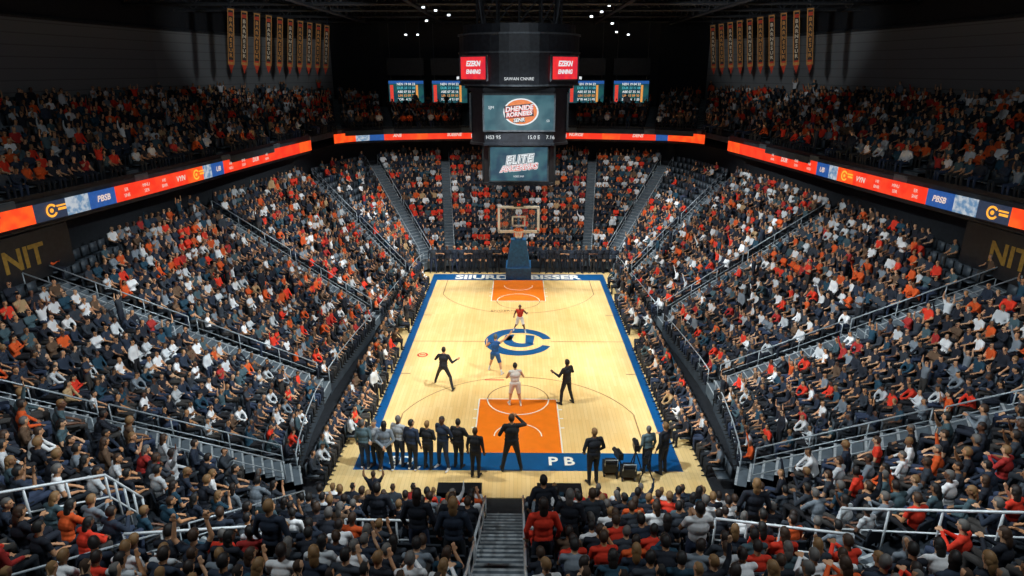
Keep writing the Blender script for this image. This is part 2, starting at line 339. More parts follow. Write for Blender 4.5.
# ---------------------------------------------------------------- people on court
def mk(J,x,y,ang,style,slots,label,hair=0,vox=.010,sc=1.03,z=0,group=None,fat=1.05):
    me,lab,H=human(J,vox,style,fat)
    for k in ('shirt','skin','pants','shoe','hair','eye','mouth'): me.materials.append(slots.get(k,M[k]))
    me.polygons.foreach_set('material_index',lab.astype(np.int32))
    o=add('person',me,loc=(x,y,z),rz=ang,label=label,cat='person',group=group); o.scale=(sc,)*3
    add('hair',hair_mesh(hair,J.get('face',(0,1,0))),loc=H,parent=o)
    return o
BK=dict(shirt=M['black'],pants=M['black'],shoe=M['shoe'])
D=math.radians
stride=pose(BASE,pel=(0,0,.86),che=(0,.06,1.18),nek=(0,.1,1.38),hed=(0,.14,1.54),shL=(-.19,.08,1.31),shR=(.19,.08,1.31),hiL=(-.09,0,.83),hiR=(.09,0,.83),
 knL=(-.28,.22,.50),anL=(-.42,.22,.09),knR=(.28,-.04,.46),anR=(.46,-.34,.10),elL=(-.36,.16,1.08),wrL=(-.40,.36,1.04),hdL=(-.2,.9,0),elR=(.36,.02,1.06),wrR=(.50,.20,1.12),hdR=(.6,.6,.3))
mk(stride,-3.7,-5.6,D(-10),'long',BK,'person in black outfit mid-stride with arms spread on court',sc=1.25)
run=pose(BASE,pel=(0,0,.88),nek=(0,.06,1.41),che=(0,.03,1.2),hed=(0,.10,1.57),shL=(-.19,.04,1.34),shR=(.19,.04,1.34),hiL=(-.09,0,.85),hiR=(.09,0,.85),knL=(-.2,.22,.50),anL=(-.30,.12,.09),knR=(.2,.02,.46),anR=(.34,-.2,.10),
 elR=(.40,.15,1.5),wrR=(.56,.3,1.68),hdR=(.4,.3,.8),elL=(-.38,.05,1.12),wrL=(-.42,.25,1.25),hdL=(-.2,.8,.4))
BL=dict(shirt=M['blue'],pants=M['blue'],shoe=M['whshoe'])
mk(run,-1.2,-4.0,D(-15),'jersey',BL,'basketball player in blue uniform reaching one arm up',sc=1.25)
WH=dict(shirt=M['white'],pants=M['white'],shoe=M['whshoe'])
mk(pose(run,elR=(.3,.0,1.1),wrR=(.34,.2,1.0),hdR=(0,1,0)),.1,1.5,D(180),'jersey',dict(shirt=M['red'],pants=M['white'],shoe=M['whshoe']),'basketball player in red and white uniform on court',sc=1.05)
mk(pose(BASE,elL=(-.3,.06,1.16),wrL=(-.2,.26,1.1),hdL=(0,1,.2),elR=(.32,.0,1.18),wrR=(.36,.2,1.08),hdR=(0,1,0),anL=(-.2,.05,.09),knL=(-.15,.08,.5),anR=(.2,-.08,.09),knR=(.15,.0,.5)),-.14,-7.5,D(10),'jersey',WH,'basketball player in white uniform facing the basket',sc=1.25,fat=1.15)
mk(pose(BASE,elL=(-.33,.05,1.18),wrL=(-.44,.2,1.30),hdL=(-.4,.6,.5),elR=(.32,.03,1.18),wrR=(.30,.26,1.12),hdR=(0,1,0),anL=(-.22,.05,.09),knL=(-.16,.08,.5),anR=(.22,-.12,.09),knR=(.17,.0,.5)),2.28,-7.3,D(40),'long',BK,'referee in black with one arm out on court',sc=1.3)
photo=pose(BASE,elL=(-.36,.12,1.42),wrL=(-.12,.22,1.62),hdL=(.6,.3,.6),elR=(.36,.12,1.42),wrR=(.12,.22,1.62),hdR=(-.6,.3,.6),anL=(-.24,0,.09),knL=(-.17,.03,.5),anR=(.24,0,.09),knR=(.17,.03,.5))
onearm=pose(BASE,elL=(-.33,.0,1.16),wrL=(-.20,.20,1.22),hdL=(.5,1,.5),elR=(.38,.14,1.36),wrR=(.16,.24,1.56),hdR=(-.7,.2,.4),anL=(-.26,0,.09),knL=(-.18,.03,.5),anR=(.26,0,.09),knR=(.18,.03,.5),face=(.25,1,0))
mk(onearm,-.24,-12.7,D(5),'long',BK,'man in black with one hand raised to his head, feet apart',sc=1.42,fat=1.15)
mk(pose(BASE,elL=(-.29,-.02,1.15),wrL=(-.22,.14,.97),elR=(.29,-.02,1.15),wrR=(.22,.14,.97)),2.85,-13.5,D(15),'long',BK,'man in black suit standing on baseline',sc=1.36,fat=1.15)
gs=[('tealg','teal-grey jacket'),('lgrey','pale grey shirt'),('grey','grey jacket'),('lgrey','light grey top'),('navy','navy jacket'),('black','black jacket'),('navy','navy jacket'),('black','black jacket')]
for i,(x,(c,l)) in enumerate(zip((-6.04,-5.6,-5.16,-4.69,-4.13,-3.53,-2.94,-2.34),gs)):
    J=[pose(BASE,face=(.5,1,0)),pose(BASE,elL=(-.27,.0,1.16),wrL=(-.06,.2,1.08),elR=(.27,.0,1.16),wrR=(.06,.2,1.08)),pose(BASE,elL=(-.28,-.08,1.15),wrL=(-.06,-.18,.98),elR=(.28,-.08,1.15),wrR=(.06,-.18,.98),anL=(-.2,0,.09),knL=(-.14,.03,.5),anR=(.18,0,.09),knR=(.14,.03,.5)),pose(BASE,face=(-.6,1,0),elR=(.33,.02,1.2),wrR=(.12,.16,1.15))][i%4]
    mk(J,x,-12.55+.16*(i%2)-.1*(i%3),D(random.uniform(-25,25)+(150 if i in(1,6) else 0)),'long',dict(shirt=M[c],pants=M['black' if i%3 else 'navy'],shoe=M['shoe' if i%2 else 'whshoe']),'person in %s standing in line at the baseline'%l,sc=random.uniform(1.2,1.34),group='people standing in line at the baseline',vox=.012,fat=1.15,hair=1 if i in(2,) else 0)
mk(BASE,-1.63,-13.1,D(-10),'long',BK,'person in black suit standing apart from the line',sc=1.22,fat=1.1)
mk(pose(BASE,elR=(.28,.05,1.16),wrR=(.16,.26,1.2)),5.65,-12.8,D(40),'long',BK,'person in black holding camera gear at baseline corner',sc=1.28,fat=1.1)
mk(pose(BASE,face=(.8,1,0)),5.05,-12.7,D(20),'long',dict(shirt=M['tealg'],pants=M['black']),'person in grey shirt standing at baseline corner',sc=1.15)
mk(photo,-6.95,-3.4,D(-90),'long',BK,'photographer in black standing beside the sideline',sc=1.15)
mk(BASE,-6.95,-5.0,D(-80),'long',dict(shirt=M['black'],pants=M['black']),'person in black standing beside the sideline',sc=1.1)
mk(BASE,-6.9,5.2,D(-90),'long',BK,'person in black standing beside the sideline',sc=1.1)
mk(BASE,6.9,6.0,D(90),'long',BK,'person in black standing beside the sideline',sc=1.2)

# ---------------------------------------------------------------- bowl layout
def mirror(L): return [(-a[0],)+tuple(a[1:3])+(-a[3],)+tuple(a[4:]) for a in L]
SL=[(-.45,-15.8,.2,-.45,-26.4,5.3,1.35),(-6.9,-15.7,.2,-9.8,-25.8,5.3,.9),(-8.3,-13.9,.4,-19,-18.2,6.5,1.3),(-9.1,-7.2,.6,-19.2,-10.6,6.8,1.3),(-8.5,1.6,.6,-18.3,2.2,6.9,1.2),
    (-7.9,9.4,.6,-16.0,14.0,7.0,1.4),(-7.3,13.9,.6,-13.3,23,7.0,1.5),(-5.4,14.6,.6,-6.8,25.5,7.0,.8)]
SR=mirror(SL[1:])[::-1]
LOW=SL+SR
ST_PL=[]; SEATPL=[]
def P(s,t): return Vector((s[0]+(s[3]-s[0])*t, s[1]+(s[4]-s[1])*t))
def zrow(s,t): return s[2]+(s[5]-s[2])*t
def cr(p0,p1,p2,p3,t):
    return [.5*((2*b_)+(c-a)*t+(2*a-5*b_+4*c-d)*t*t+(-a+3*b_-3*c+d)*t**3) for a,b_,c,d in zip(p0,p1,p2,p3)]
def subst(L,k,closed,n):
    N=len(L); g=lambda i: L[i%N] if closed else L[min(max(i,0),N-1)]
    p0,p1,p2,p3=g(k-1),g(k),g(k+1),g(k+2)
    out=[p1]
    for i in range(1,n): out.append(tuple(cr(p0[:6],p1[:6],p2[:6],p3[:6],i/n))+(0,))
    return out+[p2]
def section(sts,n,density,name,label,front=True,pitch=.56,sc=1.0,gap=9):
    mb=MB()
    for sa,sb in zip(sts[:-1],sts[1:]):
        prev=None
        for r in range(n):
            t0,t1=r/n,(r+1)/n
            pts=[]
            for t in(t0,t1):
                A,B=P(sa,t),P(sb,t); u=(B-A); L=u.length; u=u/max(L,1e-6); wa,wb=sa[6]/2,sb[6]/2
                if L<wa+wb+.2:
                    q=max(0,L-.1)/max(wa+wb,.01); wa*=min(1,q); wb*=min(1,q)
                pts+= [(A+u*wa,zrow(sa,r/(n-1)*1.0)),(B-u*wb,zrow(sb,r/(n-1)*1.0))]
            (a0,za),(b0,zb),(a1,_),(b1,_)=pts
            z0a,z0b=(prev if prev else ((0,0) if front else (za-.4,zb-.4)))
            mb.add([(a0.x,a0.y,z0a),(b0.x,b0.y,z0b),(b0.x,b0.y,zb),(a0.x,a0.y,za),(a1.x,a1.y,za),(b1.x,b1.y,zb)],[(0,1,2,3),(3,2,5,4)])
            if sa is sts[0]: mb.add([(a0.x,a0.y,z0a-.5),(a0.x,a0.y,za),(a1.x,a1.y,za),(a1.x,a1.y,z0a-.5)],[(0,1,2,3)])
            if sb is sts[-1]: mb.add([(b0.x,b0.y,z0b-.5),(b0.x,b0.y,zb),(b1.x,b1.y,zb),(b1.x,b1.y,z0b-.5)],[(0,1,2,3)])
            prev=(za,zb)
            u=b0-a0; L=u.length
            if L>.45:
                back=(a1+b1)/2-(a0+b0)/2; f=Vector((u.y,-u.x)).normalized()
                if f.dot(back)>0: f=-f
                perp=abs(back.dot(f)); fr=max(.3,1-.27*sc/max(perp,.3))
                cnt=int(L/pitch)
                for i in range(cnt):
                    q=(i+.5)/cnt; p0=a0.lerp(b0,q); p1=a1.lerp(b1,q); p=p0.lerp(p1,fr); z=za+(zb-za)*q
                    ang=math.atan2(-f.x,f.y)
                    SEATPL.append((p.x,p.y,z,ang,sc))
                    empty=(front and t0>.84 and abs(p.x)>15 and -13.5<p.y<-6 and random.random()<.8) or (t0>gap and random.random()<.7)
                    if not empty and random.random()<density: ST_PL.append((p.x,p.y,z,ang+random.uniform(-.25,.25),sc*random.uniform(.94,1.08)))
    return add(name,mb.mesh('tier',[M['concrete']]),label=label,cat='grandstand')
def aisle(sp,s,sn,n,lab):
    mb=MB(); m=2*n; zp=s[2]-.4
    for r in range(m):
        t0,t1=r/m,(r+1)/m; q=[]
        for t in(t0,t1):
            A=P(s,t); w=s[6]/2; ua=(P(sn,t)-A); ub=(P(sp,t)-A)
            la,lb=ua.length,ub.length
            q.append((A+ua/la*min(w,la/2),A+ub/lb*min(w,lb/2)))
        z=zrow(s,min(1,(r+1)/m*n/(n-1)))-.02
        (a,b_),(c,d)=q; e=a.lerp(c,.2); g=b_.lerp(d,.2)
        mb.add([(a.x,a.y,zp),(b_.x,b_.y,zp),(b_.x,b_.y,z),(a.x,a.y,z)],[(0,1,2,3)],0)
        mb.add([(a.x,a.y,z),(b_.x,b_.y,z),(g.x,g.y,z),(e.x,e.y,z)],[(0,1,2,3)],1)
        mb.add([(e.x,e.y,z),(g.x,g.y,z),(d.x,d.y,z),(c.x,c.y,z)],[(0,1,2,3)],0)
        zp=z
    return add('aisle_stairs',mb.mesh('stairs',[M['stair'],M['nosing']]),label=lab,cat='stairs',group='aisle stairs between seating blocks')
def railing(path,h=.9,mat='steel',r=.028,sp=1.5,label='brushed steel pipe guard railing',mid=True,group='steel railings of the seating bowl'):
    path=[Vector(p) for p in path]
    root=bpy.data.objects.new('guard_railing',None); COL.objects.link(root); root.location=path[0]; root['label']=label; root['category']='railing'; root['group']=group
    o=path[0]; rel=[p-o for p in path]
    mb=MB(); mb.tube([p+V(0,0,h) for p in rel],r); add('top_rail',mb.mesh('rail',[M[mat]],True),parent=root)
    if mid: mb=MB(); mb.tube([p+V(0,0,h*.5) for p in rel],r*.7); add('mid_rail',mb.mesh('rail',[M[mat]],True),parent=root)
    pm=MB(); pm.tube([(0,0,0),(0,0,h)],r*.85); pm=pm.mesh('post',[M[mat]],True)
    for a,b_ in zip(rel[:-1],rel[1:]):
        n=max(1,int((b_-a).length/sp))
        for i in range(n): add('post',pm,loc=a.lerp(b_,i/n),parent=root)
    add('post',pm,loc=rel[-1],parent=root)
    return root
nL=len(LOW); NEAR={0,1,nL-1,nL-2}
def rows(k): return 13 if k in NEAR else 18
for k in range(nL):
    near=k in NEAR; a,c=LOW[k],LOW[(k+1)%nL]; ml=(P(a,.5)-P(c,.5)).length
    ns=1 if k in(0,nL-1) else max(1,min(5,round(ml/2.6)))
    section(subst(LOW,k,True,ns),rows(k),.98,'seating_tier','dark concrete stepped seating tier of the lower bowl',pitch=.63 if near else .47,sc=1.2 if near else .94,gap=.6 if k in(5,nL-6) else 9)
for k in range(nL):
    s=LOW[k]; aisle(LOW[k-1],s,LOW[(k+1)%nL],rows(k),'grey concrete aisle stairs with pale step edges')
    for nb,ok in ((LOW[(k+1)%nL],True),(LOW[k-1],s[6]>=1.1)):
        if not ok: continue
        for t0,t1 in ((.05,.50),(.53,.98)):
            pa,pb=P(s,t0),P(s,t1); na=P(nb,t0)-pa; na=na/na.length*(s[6]/2-.05); nb2=P(nb,t1)-pb; nb2=nb2/nb2.length*(s[6]/2-.05)
            railing([(pa.x+na.x,pa.y+na.y,zrow(s,t0)),(pb.x+nb2.x,pb.y+nb2.y,zrow(s,t1)+.05)],.9 if k else 1.05,'steel' if k else 'whrail',r=.028 if k else .035,label='brushed steel stair handrail beside aisle')
for k in (2,3,4,5,nL-5,nL-4,nL-3,nL-6):
    ss=subst(LOW,k,True,4)
    pts=[(q[0],q[1],q[2]) for q in ss]; A,B=Vector(pts[0]),Vector(pts[1]); pts[0]=tuple(A.lerp(B,.3)); A,B=Vector(pts[-1]),Vector(pts[-2]); pts[-1]=tuple(A.lerp(B,.3))
    railing(pts,.85,label='brushed steel railing along the front row')
def surf(x,y): return min(SEATPL,key=lambda p:(p[0]-x)**2+(p[1]-y)**2)[2]
WR=[[(-12.3,-23.4),(-10.4,-20.7),(-10.0,-20.1)],[(-9.0,-22.4),(-6.5,-21.0)],[(5.1,-20.6),(7.7,-22.2)],[(8.5,-20.2),(11.4,-23.3)],[(-4.6,-20.2),(-2.9,-19.7)]]
for pth in WR:
    q=[]
    for (x0,y0),(x1,y1) in zip(pth[:-1],pth[1:]):
        for i in range(4): q.append((x0+(x1-x0)*i/4,y0+(y1-y0)*i/4))
    q.append(pth[-1]); z0,z1=surf(*q[0]),surf(*q[-1])
    railing([(x,y,z0+(z1-z0)*i/(len(q)-1)) for i,(x,y) in enumerate(q)],1.3,'whrail',.038,label='white painted pipe railing among the seats',group='white painted railings')
    def near_rail(p):
        for x,y in q:
            dx,dy=p[0]-x,p[1]-y
            if abs(dx)<.4 and -.7<dy<.35: return True
        return False
    ST_PL=[p for p in ST_PL if not near_rail(p)]; SEATPL=[p for p in SEATPL if not near_rail(p)]

# upper deck
UL=[(-20.2,-18,10.2,-28,-19,12.7,1),(-19,-11.2,10.2,-28,-11.5,12.7,1),(-17.9,-4,10.2,-28,-3,12.7,.9),(-16.9,3,10.2,-27.4,6,12.6,.9),(-16.1,9,10.2,-26.5,15,12.5,.9),(-15.6,14,10.2,-24,25,12.3,1.0),(-14.9,19.0,10.2,-18.5,32.5,12.2,1),
    (-11,21.2,10.2,-13.2,30.2,11.6,.9),(-4.5,22.4,10.2,-5,30,11.3,.9)]
UR=mirror(UL)[::-1]; UP=UL+UR; NU=11
for k in range(len(UP)-1):
    section([UP[k],UP[k+1]],NU,.88,'seating_tier','dark concrete stepped seating tier of the upper deck',front=False)
for k in range(1,len(UP)-1):
    aisle(UP[k-1],UP[k],UP[k+1],NU,'dim grey aisle stairs of the upper deck')
def wallstrip(name,pts,z0,z1,mat):
    mb=MB()
    for a,c in zip(pts[:-1],pts[1:]):
        mb.add([(a[0],a[1],z0),(c[0],c[1],z0),(c[0],c[1],z1),(a[0],a[1],z1)],[(0,1,2,3)])
    return add(name,mb.mesh(name,[mat]),kind='structure')
inn=[(s[0],s[1]) for s in UP]; out=[(s[3],s[4]) for s in UP]
mb=MB()
for k in range(len(UP)-1):
    a,c,d,e=inn[k],inn[k+1],out[k+1],out[k]; mb.add([(a[0],a[1],9.2),(c[0],c[1],9.2),(d[0],d[1],9.2),(e[0],e[1],9.2)],[(3,2,1,0)])
add('ceiling_soffit',mb.mesh('soffit',[M['darkwall']]),kind='structure')
def off(p,d):
    x,y=p; L=math.hypot(x,y); return (x*(1+d/L),y*(1+d/L))
lowout=[(s[3],s[4]) for s in LOW]
wl=[off(p,1.4) for p in lowout[2:-1]]
wallstrip('wall_concourse',wl,5.0,9.2,M['darkwall'])
mb=MB()
for k in range(nL):
    a,c=lowout[k],lowout[(k+1)%nL]; d,e=off(c,2.5),off(a,2.5); za,zc=LOW[k][5],LOW[(k+1)%nL][5]
    mb.add([(a[0],a[1],za),(c[0],c[1],zc),(d[0],d[1],zc),(e[0],e[1],za)],[(0,1,2,3)])
add('floor_concourse',mb.mesh('fc',[M['darkfloor']]),kind='structure')
iL=7
wallstrip('wall_left',out[:iL],11.5,17.8,M['panel']); wallstrip('wall_right',out[-iL:],11.5,17.8,M['panel'])
wallstrip('wall_left_upper',[off(p,.3) for p in out[:iL]],17.8,21,M['darkwall']); wallstrip('wall_right_upper',[off(p,.3) for p in out[-iL:]],17.8,21,M['darkwall'])
wallstrip('wall_far',out[iL-1:len(out)-iL+1],10,21,M['darkwall'])
for sx in(-1,1):
    pts=[(p[0],p[1],17.8) for p in (out[:iL] if sx<0 else out[-iL:])]
    mb=MB(); mb.tube(pts,.12,4); add('trim_'+('1' if sx<0 else '2'),mb.mesh('trim',[M['truss']]),kind='structure')

# ribbon boards
RC={'r':emat('led_red',(.80,.028,.010),1.2,(.82,.05,.015),2),'o':emat('led_orange',(.95,.10,.012),1.25,(.9,.05,.01),2),'b':emat('led_blue',(.02,.10,.36),1.0),'w':emat('led_white',(.6,.66,.72),.8,(.15,.3,.5),4),'d':emat('led_dark',(.03,.05,.1),.8),'y':emat('led_amber',(1,.42,.04),1.3),'t':emat('led_text',(.9,.7,.6),.95)}
def smooth(path,n=5):
    o=[]; N=len(path); g=lambda i:path[min(max(i,0),N-1)]
    for k in range(N-1):
        for i in range(n): o.append(tuple(cr(g(k-1),g(k),g(k+1),g(k+2),i/n)))
    return o+[path[-1]]
def ribbon(path,pattern,label):
    path=smooth(path)
    root=bpy.data.objects.new('ribbon_board',None); COL.objects.link(root); root['label']=label; root['category']='led display'; root['group']='ribbon boards around the upper deck'
    pts=[Vector((x,y,0)) for x,y in path]; cum=[0]
    for a,c in zip(pts[:-1],pts[1:]): cum.append(cum[-1]+(c-a).length)
    root.location=(pts[0].x,pts[0].y,0); o=pts[0]
    def at(d):
        d=min(max(d,0),cum[-1]-1e-4)
        for i in range(len(cum)-1):
            if d<=cum[i+1]: return pts[i].lerp(pts[i+1],(d-cum[i])/(cum[i+1]-cum[i])),(pts[i+1]-pts[i]).normalized()
    ctr=Vector((0,2,0)); d=0; pi=0
    mbk=MB()
    for a,c in zip(pts[:-1],pts[1:]):
        nn=(ctr-(a+c)/2); nn.z=0; nn.normalize(); a2,c2=a-nn*.12-o,c-nn*.12-o
        mbk.add([(a2.x,a2.y,9.1),(c2.x,c2.y,9.1),(c2.x,c2.y,10.4),(a2.x,a2.y,10.4)],[(0,1,2,3)])
    add('housing',mbk.mesh('rb',[M['blackp']]),parent=root,label='black display housing')
    while d<cum[-1]-.05:
        L,c,tx=pattern[pi%len(pattern)]; pi+=1; L=min(L,cum[-1]-d)
        mb=MB(); q=[at(d+L*i/6)[0]-o for i in range(7)]
        for a,e in zip(q[:-1],q[1:]): mb.add([(a.x,a.y,9.30),(e.x,e.y,9.30),(e.x,e.y,10.02),(a.x,a.y,10.02)],[(0,1,2,3)])
        add('led_panel',mb.mesh('lp',[RC[c]]),parent=root)
        if tx and L>1:
            p,u=at(d+L/2); n=Vector((-u.y,u.x,0)); 
            if n.dot(ctr-p)<0: n=-n
            xax=Vector((0,0,1)).cross(n); ang=math.atan2(xax.y,xax.x); p=p+n*.05-o
            if tx=='@':
                mb=MB(); mb.ring(0,0,.18,.27,.6,5.8,0,20); mb.ring(0,0,0,.09,0,2*PI,0,12); mb.rect(.3,-.05,.7,.05,0); mb.rect(.25,.1,.7,.17,0)
                add('swirl_icon',mb.mesh('ic',[RC['y']]),loc=(p.x,p.y,9.66),rot=(PI/2,0,ang),parent=root)
            else:
                if '/' in tx:
                    a_,b_=tx.split('/'); text(a_,.22,RC['t'],(p.x,p.y,9.79),(PI/2,0,ang),root,ext=.002); text(b_,.22,RC['t'],(p.x,p.y,9.53),(PI/2,0,ang),root,ext=.002)
                else: text(tx,.36,RC['t'],(p.x,p.y,9.66),(PI/2,0,ang),root,ext=.002,bold=.01,shear=.2)
        d+=L
pl=[(2.6,'o',None),(1.5,'d','@'),(1.2,'w',None),(1.5,'b','PBSB'),(1.3,'r','ER/SNE'),(1.3,'r','MNU/SER'),(1.3,'r','HE/BNR'),(1.3,'r','VYN'),(1.4,'o','@'),(.8,'w',None),(1.2,'b','UB'),(1.4,'r','HR/NSU'),(1.4,'r','ENE/DSR'),(1.4,'r','DUR'),(1.4,'r','HE/BNR'),(4,'r',None),(3,'o',None)]
left=[(-20.4,-18),(-19,-11.2),(-17.8,-4),(-16.9,3),(-16.1,9),(-15.4,14)]
ribbon(left,[(3.5,'r',None),(2,'o',None)]+pl,'long red and blue LED ribbon board on deck edge')
ribbon([(-x,y) for x,y in left],[(3.5,'r',None),(2,'o',None)]+pl,'long red and blue LED ribbon board on deck edge')
far=[(-14.9,18.4),(-13.4,20.3),(-11,21.2),(-4.5,22.4),(4.5,22.4),(11,21.2),(13.4,20.3),(14.9,18.4)]
ribbon(far,[(2.2,'o',None),(1.2,'w',None),(1.2,'b',None),(2.2,'r','ANE'),(1.5,'o',None),(4.5,'r','SUEENE'),(6,'o',None),(4.5,'r','NURGE'),(1.5,'o',None),(3,'r','DENS'),(1,'b',None),(3,'o',None)],'curved red LED ribbon board on far deck edge')
gold=pmat('gold_letters',(.34,.20,.03),.5)
for s in(-1,1):
    mb=MB(); mb.box((0,0,0),(4.6,.1,1.9)); o=add('wall_sign',mb.mesh('sg',[M['blackp']]),loc=(s*19.0,-10.9 if s<0 else -10.3,8.1),rz=-s*1.44,label='black fascia sign with gold lettering',cat='sign')
    text('NIT',1.15,gold,(0,-.06,.0),(PI/2,0,0),o,bold=.03)
for s in(-1,1):
    for xx,dn,ys in ((7.0,.9,-10.8),(7.75,.95,-13.6)):
        y=ys
        while y<10.2:
            if not(abs(y)<1.0 and xx<7.3):
                ang=s*PI/2; SEATPL.append((s*xx,y,0,ang,1.05))
                if random.random()<dn: ST_PL.append((s*xx,y,0,ang+random.uniform(-.3,.3),1.08))
            y+=.6

# ---------------------------------------------------------------- crowd individuals
PAL=[((.010,.014,.025),24,26),((.018,.03,.055),15,16),((.035,.045,.06),10,12),((.012,.06,.10),7,7),((.06,.11,.13),6,5),((.82,.11,.015),9,5),((.90,.045,.015),8,6),((.5,.03,.025),3,2),((.65,.68,.70),8,10),((.95,.95,.95),10,13),((.22,.26,.30),6,7),((.14,.08,.045),3,3),((.58,.38,.19),1,1)]
pc=[p[0] for p in PAL]; pw=[p[1] for p in PAL]; pwn=[p[2] for p in PAL]
def inframe(p,mx=30,my=40):
    x,y,zc=proj(p[0],p[1],p[2]+.8); return zc>4 and -mx<x<1024+mx and y<576+my
def zc_of(p): return proj(p[0],p[1],p[2])[2]
STAND=((-2.5,-21.0,0,0),(-1.75,-20.0,0,0),(-1.5,-21.9,1,0),(.75,-18.6,0,0),(1.35,-20.4,0,0),(.6,-21.9,6,0),(2.1,-19.2,2,0),(4.2,-22.0,9,1),(-4.0,-19.0,0,0),(-5.5,-22.6,1,0),(6.6,-19.3,0,0))
ST_PL=[p for p in ST_PL if not any(abs(p[0]-q[0])<.42 and -.95<p[1]-q[1]<.55 for q in STAND)]
vis=sorted([p for p in ST_PL if inframe(p,10,25)],key=zc_of); big=set(id(p) for p in vis[:300])
rest=[p for p in ST_PL if id(p) not in big and proj(*p[:3])[2]>5 and -260<proj(*p[:3])[0]<1284]
print('spectators',len(ST_PL),'vis',len(vis),'rest',len(rest),'300th zc',zc_of(vis[299]))
colname={0:'black',1:'navy',2:'charcoal',3:'dark teal',4:'grey teal',5:'orange',6:'red',7:'dark red',8:'light grey',9:'white',10:'grey',11:'brown',12:'tan'}
SIT_N=len(SITP)
def spectator(p,v,ci,group='spectators seated in the near rows',sc=None):
    me,hm,H,desc,sit=HI[v]
    o=add('person',me,loc=(p[0],p[1],p[2]),rz=p[3],label='person in %s top, %s'%(colname[ci],desc),cat='person',group=group)
    s=sc or p[4]; o.scale=(s,s,s); o.color=(*pc[ci],1)
    add('hair',hm[1 if random.random()<.3 else 0],loc=H,parent=o)
    return o
wv=[22,16,4,14,12,5,14,13]; wvn=[22,14,1,15,12,2,15,14]
for p in vis[:300]:
    spectator(p,random.choices(range(SIT_N),wvn)[0],random.choices(range(len(pc)),pwn)[0])
xs=[-6.6+.55*i for i in range(10)]+[1.9+.55*i for i in range(11)]
for i,x in enumerate(xs):
    v=SIT_N+(1 if i%4==1 else 0); spectator((x,13.35+.1*(i%2),0,PI+random.uniform(-.2,.2)),v,random.choice([0,0,1,2,8,0]),group='people standing behind the far baseline',sc=1.25)
for x,y,ci,v in STAND:
    spectator((x,y,surf(x,y+.2),random.uniform(-.15,.15)),SIT_N+v,ci,group='spectators standing in the near rows',sc=1.38)

# camera gear on floor
def tripod(x,y,h,rz):
    r=bpy.data.objects.new('camera_tripod',None); COL.objects.link(r); r.location=(x,y,0); r.rotation_euler[2]=rz; r['label']='black broadcast camera on tripod at the baseline'; r['category']='camera tripod'
    for k in range(3):
        a=k*2*PI/3; mb=MB(); mb.tube([(0,0,h*.8),(.35*math.cos(a),.35*math.sin(a),.02)],.025); add('leg',mb.mesh('leg',[M['blackp']]),parent=r)
    mb=MB(); mb.box((0,0,h),(.2,.45,.26)); mb.tube([(0,.2,h),(0,.42,h)],.09,12); mb.tube([(0,0,h*.78),(0,0,h-.1)],.04,8); mb.box((0,-.05,h+.17),(.05,.25,.05)); add('camera_body',mb.mesh('cb',[M['blackp']]),parent=r)
tripod(4.55,-12.9,1.3,0); tripod(3.9,-12.9,.9,.3); tripod(4.9,-13.3,1.0,-.4)
def cart(x,y):
    mb=MB(); mb.box((0,0,.38),(.6,.4,.36)); mb.box((0,0,.6),(.4,.3,.08))
    r=add('equipment_case',mb.mesh('ec',[M['blackp']]),loc=(x,y,0),label='black wheeled equipment case with handle',cat='equipment case')
    for sx in(-1,1):
        for sy in(-1,1):
            w=MB(); w.tube([(sx*.24-.03,sy*.14,.1),(sx*.24+.03,sy*.14,.1)],.1,12); add('wheel',w.mesh('w',[M['shoe']]),parent=r)
    w=MB(); w.tube([(-.24,-.2,.5),(-.24,-.32,.85),(.24,-.32,.85),(.24,-.2,.5)],.02); add('handle',w.mesh('h',[M['steel']]),parent=r)
cart(3.6,-12.9); cart(4.25,-13.2)
mb=MB(); mb.box((0,0,.74),(1.6,.6,.05)); mb.box((0,.27,.38),(1.6,.04,.7)); mb.box((-.78,0,.37),(.04,.6,.74)); mb.box((.78,0,.37),(.04,.6,.74)); pt=mb.mesh('pt',[M['blackp']])
add('press_table',pt,loc=(-2.1,-14.8,-.04),label='black press table behind the baseline',cat='table')
add('press_table',pt,loc=(1.5,-14.8,-.04),label='black press table behind the baseline',cat='table')

# ---------------------------------------------------------------- hoop
hr_=bpy.data.objects.new('basketball_hoop',None); COL.objects.link(hr_); hr_.location=(0,12.2,0); hr_['label']='basketball hoop with glass backboard on blue padded stanchion'; hr_['category']='basketball hoop'
mb=MB(); mb.box((0,.5,.45),(1.9,2.2,.9)); mb.add([(-.85,-.5,.9),(.85,-.5,.9),(.85,1.3,.9),(-.85,1.3,.9),(-.55,-.3,3.0),(.55,-.3,3.0),(.55,.4,3.0),(-.55,.4,3.0)],[(0,1,5,4),(1,2,6,5),(2,3,7,6),(3,0,4,7),(4,5,6,7)])
add('padded_base',mb.mesh('base',[M['pad']]),parent=hr_,label='blue padded base')
mb=MB(); mb.box((0,-.05,2.9),(.3,.3,1.0)); mb.beam((-.2,.1,2.9),(-.5,-1.7,4.3),.12); mb.beam((.2,.1,2.9),(.5,-1.7,4.3),.12); mb.beam((0,.1,3.0),(0,-1.7,5.2),.1); add('support_arm',mb.mesh('arm',[M['pad']]),parent=hr_)
glass,nt,bs=newmat('backboard_glass'); bs.inputs['Base Color'].default_value=(.5,.65,.75,1); bs.inputs['Alpha'].default_value=.05; bs.inputs['Roughness'].default_value=.1
nz=nt.nodes.new('ShaderNodeTexNoise'); rr=nt.nodes.new('ShaderNodeMapRange'); rr.inputs[3].default_value=.05; rr.inputs[4].default_value=.15; nt.links.new(nz.outputs['Fac'],rr.inputs[0]); nt.links.new(rr.outputs[0],bs.inputs['Roughness'])
